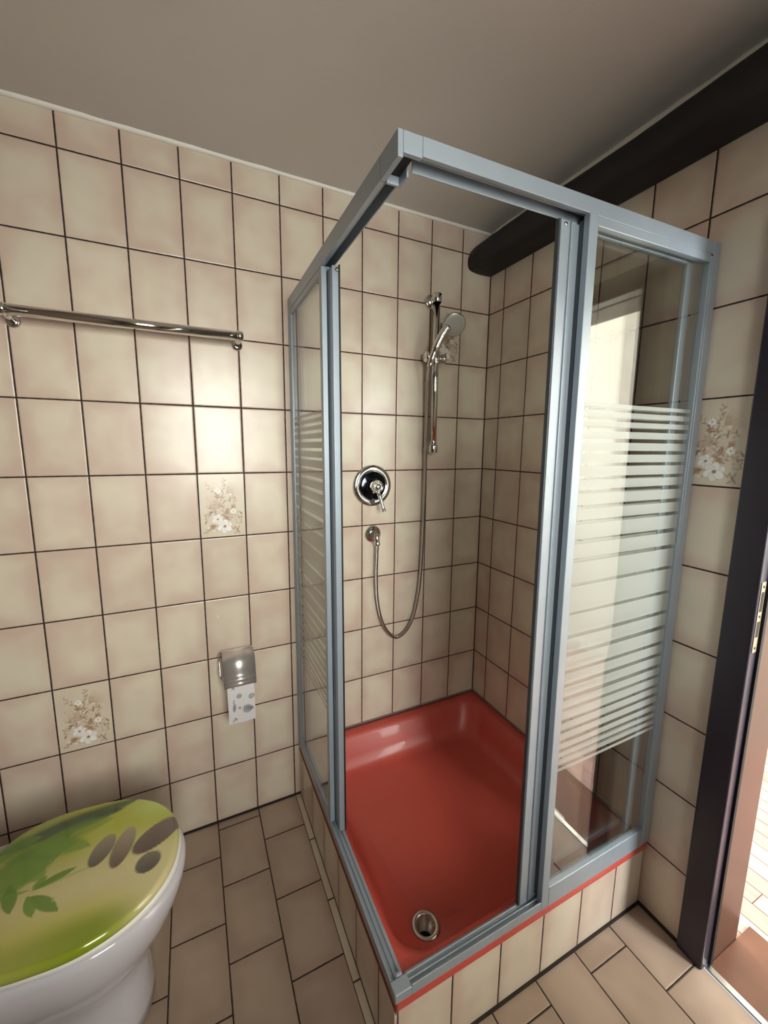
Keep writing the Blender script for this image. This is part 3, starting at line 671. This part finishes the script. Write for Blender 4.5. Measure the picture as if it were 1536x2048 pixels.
# ------------------------------------------------------------------ towel bar
tb = thing('towel_bar', 'long horizontal chrome towel bar above the toilet', 'towel bar', (-1.345, 0, 1.78))
X0, X1 = -1.640+1.345, -1.058+1.345
bm = bmesh.new(); tube(bm, [(X0, -.068, .004), (X1, -.068, .004)], .0145, 26); obj('bar', bm, m_chrome, tb, smooth=True)
for x, s in ((X0, -1), (X1, 1)):
    bm = bmesh.new(); lathe(bm, [(.0150, -.006), (.0165, -.004), (.0165, .010), (.014, .0125), (.0001, .013)], (x, -.068, .004), (s, 0, 0), 30, True)
    obj('end_cap', bm, m_chrome, tb, smooth=True)
    bm = bmesh.new(); tube(bm, [(x, -.002, -.010), (x, -.068, .0)], .0085, 18); lathe(bm, [(.018, 0), (.018, .004), (.015, .009), (.008, .011)], (x, 0, -.010), (0, -1, 0), 32, True)
    obj('wall_mount', bm, m_chrome, tb, smooth=True)

# ------------------------------------------------------------------ paper holder and roll
ph = thing('toilet_paper_holder', 'chrome toilet paper holder with curved lid on the tiles', 'toilet paper holder', (-1.105, 0, .655)); q = Vector(ph.location)
prof = [(-.004, .036), (-.012, .046), (-.028, .054), (-.050, .055), (-.072, .048), (-.088, .034), (-.097, .012), (-.101, -.012), (-.104, -.022), (-.1025, -.027), (-.107, -.033), (-.1055, -.044), (-.1085, -.048), (-.107, -.058), (-.103, -.061)]
prof = [(p.x, p.y) for p in catmull([(a, b, 0) for a, b in prof], 3)]
bm = bmesh.new(); A = []
for x in (-.058, .058):
    A.append([bm.verts.new((x, y, z)) for y, z in prof])
for i in range(len(prof)-1): bm.faces.new((A[0][i], A[0][i+1], A[1][i+1], A[1][i]))
lid_ = obj('lid', bm, m_satin, ph, smooth=True); md = lid_.modifiers.new('thick', 'SOLIDIFY'); md.thickness = .0012
bm = bmesh.new(); bx(bm, -.060, .060, -.0, -.004, .010, .044); obj('back_plate', bm, m_chrome, ph, bevel=.001)
wire = [(-.058, -.006, .040), (-.0665, -.012, .038), (-.067, -.030, .030), (-.067, -.055, -.020), (-.067, -.060, -.034), (-.060, -.060, -.040), (-.045, -.060, -.040), (.045, -.060, -.040)]
bm = bmesh.new(); tube(bm, catmull(wire, 5), .0022, 10); obj('wire_arm', bm, m_chrome, ph, smooth=True)
ph.scale = (.93, .93, .93)
rp = thing('toilet_paper_roll', 'white printed toilet paper hanging from the chrome holder', 'toilet paper', (-1.105, -.060, .62)); q = Vector(rp.location)
bm = bmesh.new()
lathe(bm, [(.022, -.047), (.036, -.047), (.036, .047), (.022, .047), (.022, -.047)], (0.001, 0, 0), (1, 0, 0), 48, False); obj('roll', bm, m_paper, rp, smooth=False)
def paper_col(U, V):
    img = np.zeros(U.shape+(3,))+lin((222, 218, 221)); v = V*1.52
    gr, g2, dk = lin((150, 150, 128)), lin((126, 138, 122)), lin((84, 84, 90))
    def add(c, rx, ry, an, col, a=.8):
        nonlocal img; img = over(img, col, soft(ell(U, v, c, rx, ry, an), .3)*a)
    add((.42, .98), .09, .075, 0, gr); add((.88, .90), .10, .08, .3, g2); add((.88, .90), .05, .04, .3, lin((190, 190, 180)))
    add((.20, .68), .02, .20, -.1, dk, .6); add((.24, .58), .035, .13, -.15, lin((130, 110, 120)))
    add((.42, .55), .045, .04, 0, lin((130, 120, 130))); add((.70, .47), .16, .14, .0, lin((170, 170, 172)))
    for k in range(4): add((.60+.07*k, .47), .018, .13-.02*abs(k-1.5), .05, dk)
    add((.88, .47), .05, .06, .8, dk, .7); add((.2, .12), .09, .03, .5, gr, .7); add((.26, .16), .03, .07, .8, lin((150, 120, 110)), .7)
    add((.22, 1.30), .08, .025, .6, g2, .7); add((.22, 1.30), .025, .08, .6, g2, .7); add((.72, 1.46), .16, .06, .1, g2, .8)
    return img
m_pp = attr_mat('printed_paper', .9)
def sheet(U, V):
    x = -.046+U*.090+(1-V)*.002; z = -.160+V*.160
    y = -.0362-.0035*np.sin((1-V)*3.0)+.001*np.sin(U*5); z = z+.0015*np.sin(U*9)*(V < .02)
    return np.stack([x+.001, y, z], -1)
grid_print('hanging_sheet', 40, 76, sheet, paper_col, m_pp, rp)

# ------------------------------------------------------------------ toilet
R5 = math.radians(-5)
to = thing('toilet', 'white ceramic toilet with a green printed lid of stones and leaves', 'toilet', (-1.55, -.437, 0), R5)
def dring(cx, af, ab, b, n=72, pb=.62, pf=.95):
    out = []
    for k in range(n):
        a = 2*PI*k/n; c, s = math.cos(a), math.sin(a)
        if c >= 0: x = cx+af*c**pf
        else: x = cx-ab*abs(c)**pb
        out.append((x, b*math.copysign(abs(s)**(.93 if c >= 0 else .8), s)))
    return out
def loft(levels, n=72, cap0=True, cap1=True):
    bm = bmesh.new(); rs = []
    for (cx, af, ab, b, z) in levels: rs.append([bm.verts.new((x, y, z)) for x, y in dring(cx, af, ab, b, n)])
    for p, r in zip(rs, rs[1:]):
        for k in range(n): bm.faces.new((p[k], p[(k+1) % n], r[(k+1) % n], r[k]))
    if cap0: bm.faces.new(rs[0][::-1])
    if cap1: bm.faces.new(rs[-1])
    return bm
bm = loft([(.03, .135, .44, .122, 0), (.03, .134, .44, .120, .03), (.03, .131, .44, .108, .08), (.03, .128, .44, .102, .13), (.03, .131, .44, .108, .17), (.03, .150, .44, .128, .205), (.03, .180, .44, .155, .25), (.03, .208, .44, .176, .30),
           (.03, .225, .44, .187, .345), (.03, .231, .44, .190, .375), (.03, .229, .44, .188, .389), (.03, .222, .43, .182, .395)])
bw = obj('bowl', bm, m_ceramic, to, smooth=True)
bm = loft([(.03, .219, .20, .184, .3955), (.03, .222, .205, .188, .400), (.03, .221, .205, .187, .409), (.03, .215, .20, .182, .413)])
st = obj('seat', bm, m_white, to, smooth=True)
# floor fixing and recess marks on the foot
bm = bmesh.new(); lathe(bm, [(.0001, .009), (.007, .008), (.009, .004), (.0095, 0)], (-.075, -.118, .045), (0, -1, .25), 20, False); obj('fixing_cap', bm, m_brown, to, smooth=True)
def lid_print(X, Y):
    img = np.zeros(X.shape+(3,))+lin((206, 196, 146))
    def s01(v, a, b): t = np.clip((v-a)/(b-a), 0, 1); return t*t*(3-2*t)
    left = s01(-X, 1.46, 1.66); far = s01(Y, -.50, -.36); near = s01(-Y, .545, .60)
    img = over(img, lin((176, 180, 60)), far*.95)
    img = over(img, lin((186, 182, 62)), s01(-Y, .50, .58)*.8*s01(-X, 1.33, 1.5))
    img = over(img, lin((132, 148, 30)), near*s01(-X, 1.34, 1.46))
    img = over(img, lin((196, 190, 110)), left*(1-far)*.5)
    img = over(img, lin((122, 140, 50)), far*left*.7)
    img = over(img, lin((186, 204, 104)), np.clip(1-ell(X, Y, (-1.36, -.32), .09, .06, -.5), 0, 1)*1.0)
    def leaf(a, b, wd, col, al=.9, sf=.25):
        nonlocal img; c = ((a[0]+b[0])/2, (a[1]+b[1])/2); l = math.hypot(b[0]-a[0], b[1]-a[1])/2
        an = math.atan2(b[1]-a[1], b[0]-a[0]); ca, sa = math.cos(an), math.sin(an)
        x = ((X-c[0])*ca+(Y-c[1])*sa)/l; y = (-(X-c[0])*sa+(Y-c[1])*ca)/wd
        d = np.abs(y)/np.clip(1-x*x, .02, 1); d = np.where(np.abs(x) > 1, 9, d)
        img = over(img, col, soft(d, sf)*al)
    G1, G2, G3, DG = lin((86, 128, 24)), lin((104, 142, 40)), lin((132, 156, 52)), lin((52, 76, 40))
    leaf((-1.72, -.325), (-1.40, -.275), .018, DG, .9, 1.2); leaf((-1.64, -.30), (-1.44, -.30), .016, DG, .8, 1.0)
    leaf((-1.62, -.335), (-1.46, -.325), .017, G2, .6, 1.0)
    for a, b, w_ in (((-1.70, -.40), (-1.55, -.33), .022), ((-1.68, -.36), (-1.53, -.37), .020), ((-1.70, -.44), (-1.56, -.385), .020), ((-1.64, -.33), (-1.50, -.395), .018), ((-1.74, -.33), (-1.62, -.31), .02), ((-1.72, -.47), (-1.60, -.42), .016), ((-1.66, -.37), (-1.58, -.445), .018)):
        leaf(a, b, w_, G1 if w_ > .019 else G2, .75, .9)
    leaf((-1.600, -.4650), (-1.519, -.4437), .009, G1); leaf((-1.596, -.478), (-1.534, -.5376), .0115, G1); leaf((-1.604, -.474), (-1.580, -.530), .0095, G2)
    leaf((-1.6493, -.428), (-1.6254, -.503), .012, G1); leaf((-1.60, -.46), (-1.575, -.44), .006, G2); leaf((-1.70, -.45), (-1.60, -.462), .004, G2, .7, .8)
    leaf((-1.59, -.466), (-1.47, -.455), .0025, lin((160, 160, 110)), .5, 1)
    def stone(a, b, hw, c1, c2):
        nonlocal img; c = ((a[0]+b[0])/2, (a[1]+b[1])/2); l = math.hypot(b[0]-a[0], b[1]-a[1])/2; an = math.atan2(b[1]-a[1], b[0]-a[0])
        d = ell(X, Y, c, l, hw, an); t = np.clip((Y-c[1])/l*.5+.5, 0, 1)[..., None]
        img = img*(1-soft(d, .1)[..., None])+(c1*(1-t)+c2*t)*soft(d, .1)[..., None]
    d1, l1 = lin((84, 76, 68)), lin((150, 140, 112))
    stone((-1.4575, -.3819), (-1.488, -.458), .021, d1, l1); stone((-1.4148, -.3776), (-1.4408, -.4799), .021, lin((96, 82, 70)), lin((164, 148, 122)))
    stone((-1.401, -.458), (-1.303, -.390), .030, lin((86, 72, 64)), lin((122, 104, 92))); stone((-1.347, -.478), (-1.389, -.513), .023, lin((72, 70, 66)), lin((118, 112, 96)))
    return img
def lid_mesh():
    n = 220; K = 90
    base = [dring(.03, .216, .22, .192, n)]
    verts = []; cols = []; faces = []
    cx0 = .0
    for j in range(K+1):
        t = j/K
        for (x, y) in base[0]:
            px, py = cx0+(x-cx0)*t, y*t
            verts.append((px, py, .4335+.010*(1-t**2.4)-(.006*max(0, (t-.965)/.035)**2)))
    def rim(sc, z):
        for (x, y) in base[0]:
            verts.append((cx0+(x-cx0)*sc, y*sc, z))
    rim(1.006, .4235); rim(1.004, .416); rim(.985, .4135); rim(.6, .4135)
    rows = K+5
    for j in range(rows-1):
        for k in range(n):
            a, b, c, d = j*n+k, j*n+(k+1) % n, (j+1)*n+(k+1) % n, (j+1)*n+k
            faces.append((a, d, c, b))
    me = bpy.data.meshes.new('lid'); me.from_pydata(verts, [], faces)
    V = np.array(verts); ca, sa = math.cos(R5), math.sin(R5)
    X = -1.55+V[:, 0]*ca-V[:, 1]*sa; Y = -.437+V[:, 0]*sa+V[:, 1]*ca
    img = lid_print(X, Y); flat = np.ones((len(verts), 4)); flat[:, :3] = np.clip(img, 0, 1)
    at = me.color_attributes.new('print', 'FLOAT_COLOR', 'POINT'); at.data.foreach_set('color', flat.ravel())
    return link('lid', me, attr_mat('printed_glossy_lid', .14, .5), to, True)
ld = lid_mesh(); ld['label'] = 'glossy green lid printed with grey stones and bamboo leaves'
for s in (-1, 1):
    bm = bmesh.new(); lathe(bm, [(.012, -.02), (.012, .02)], (-.205, s*.07, .412), (0, 1, 0), 20, True); obj('hinge', bm, m_chrome, to, smooth=True)
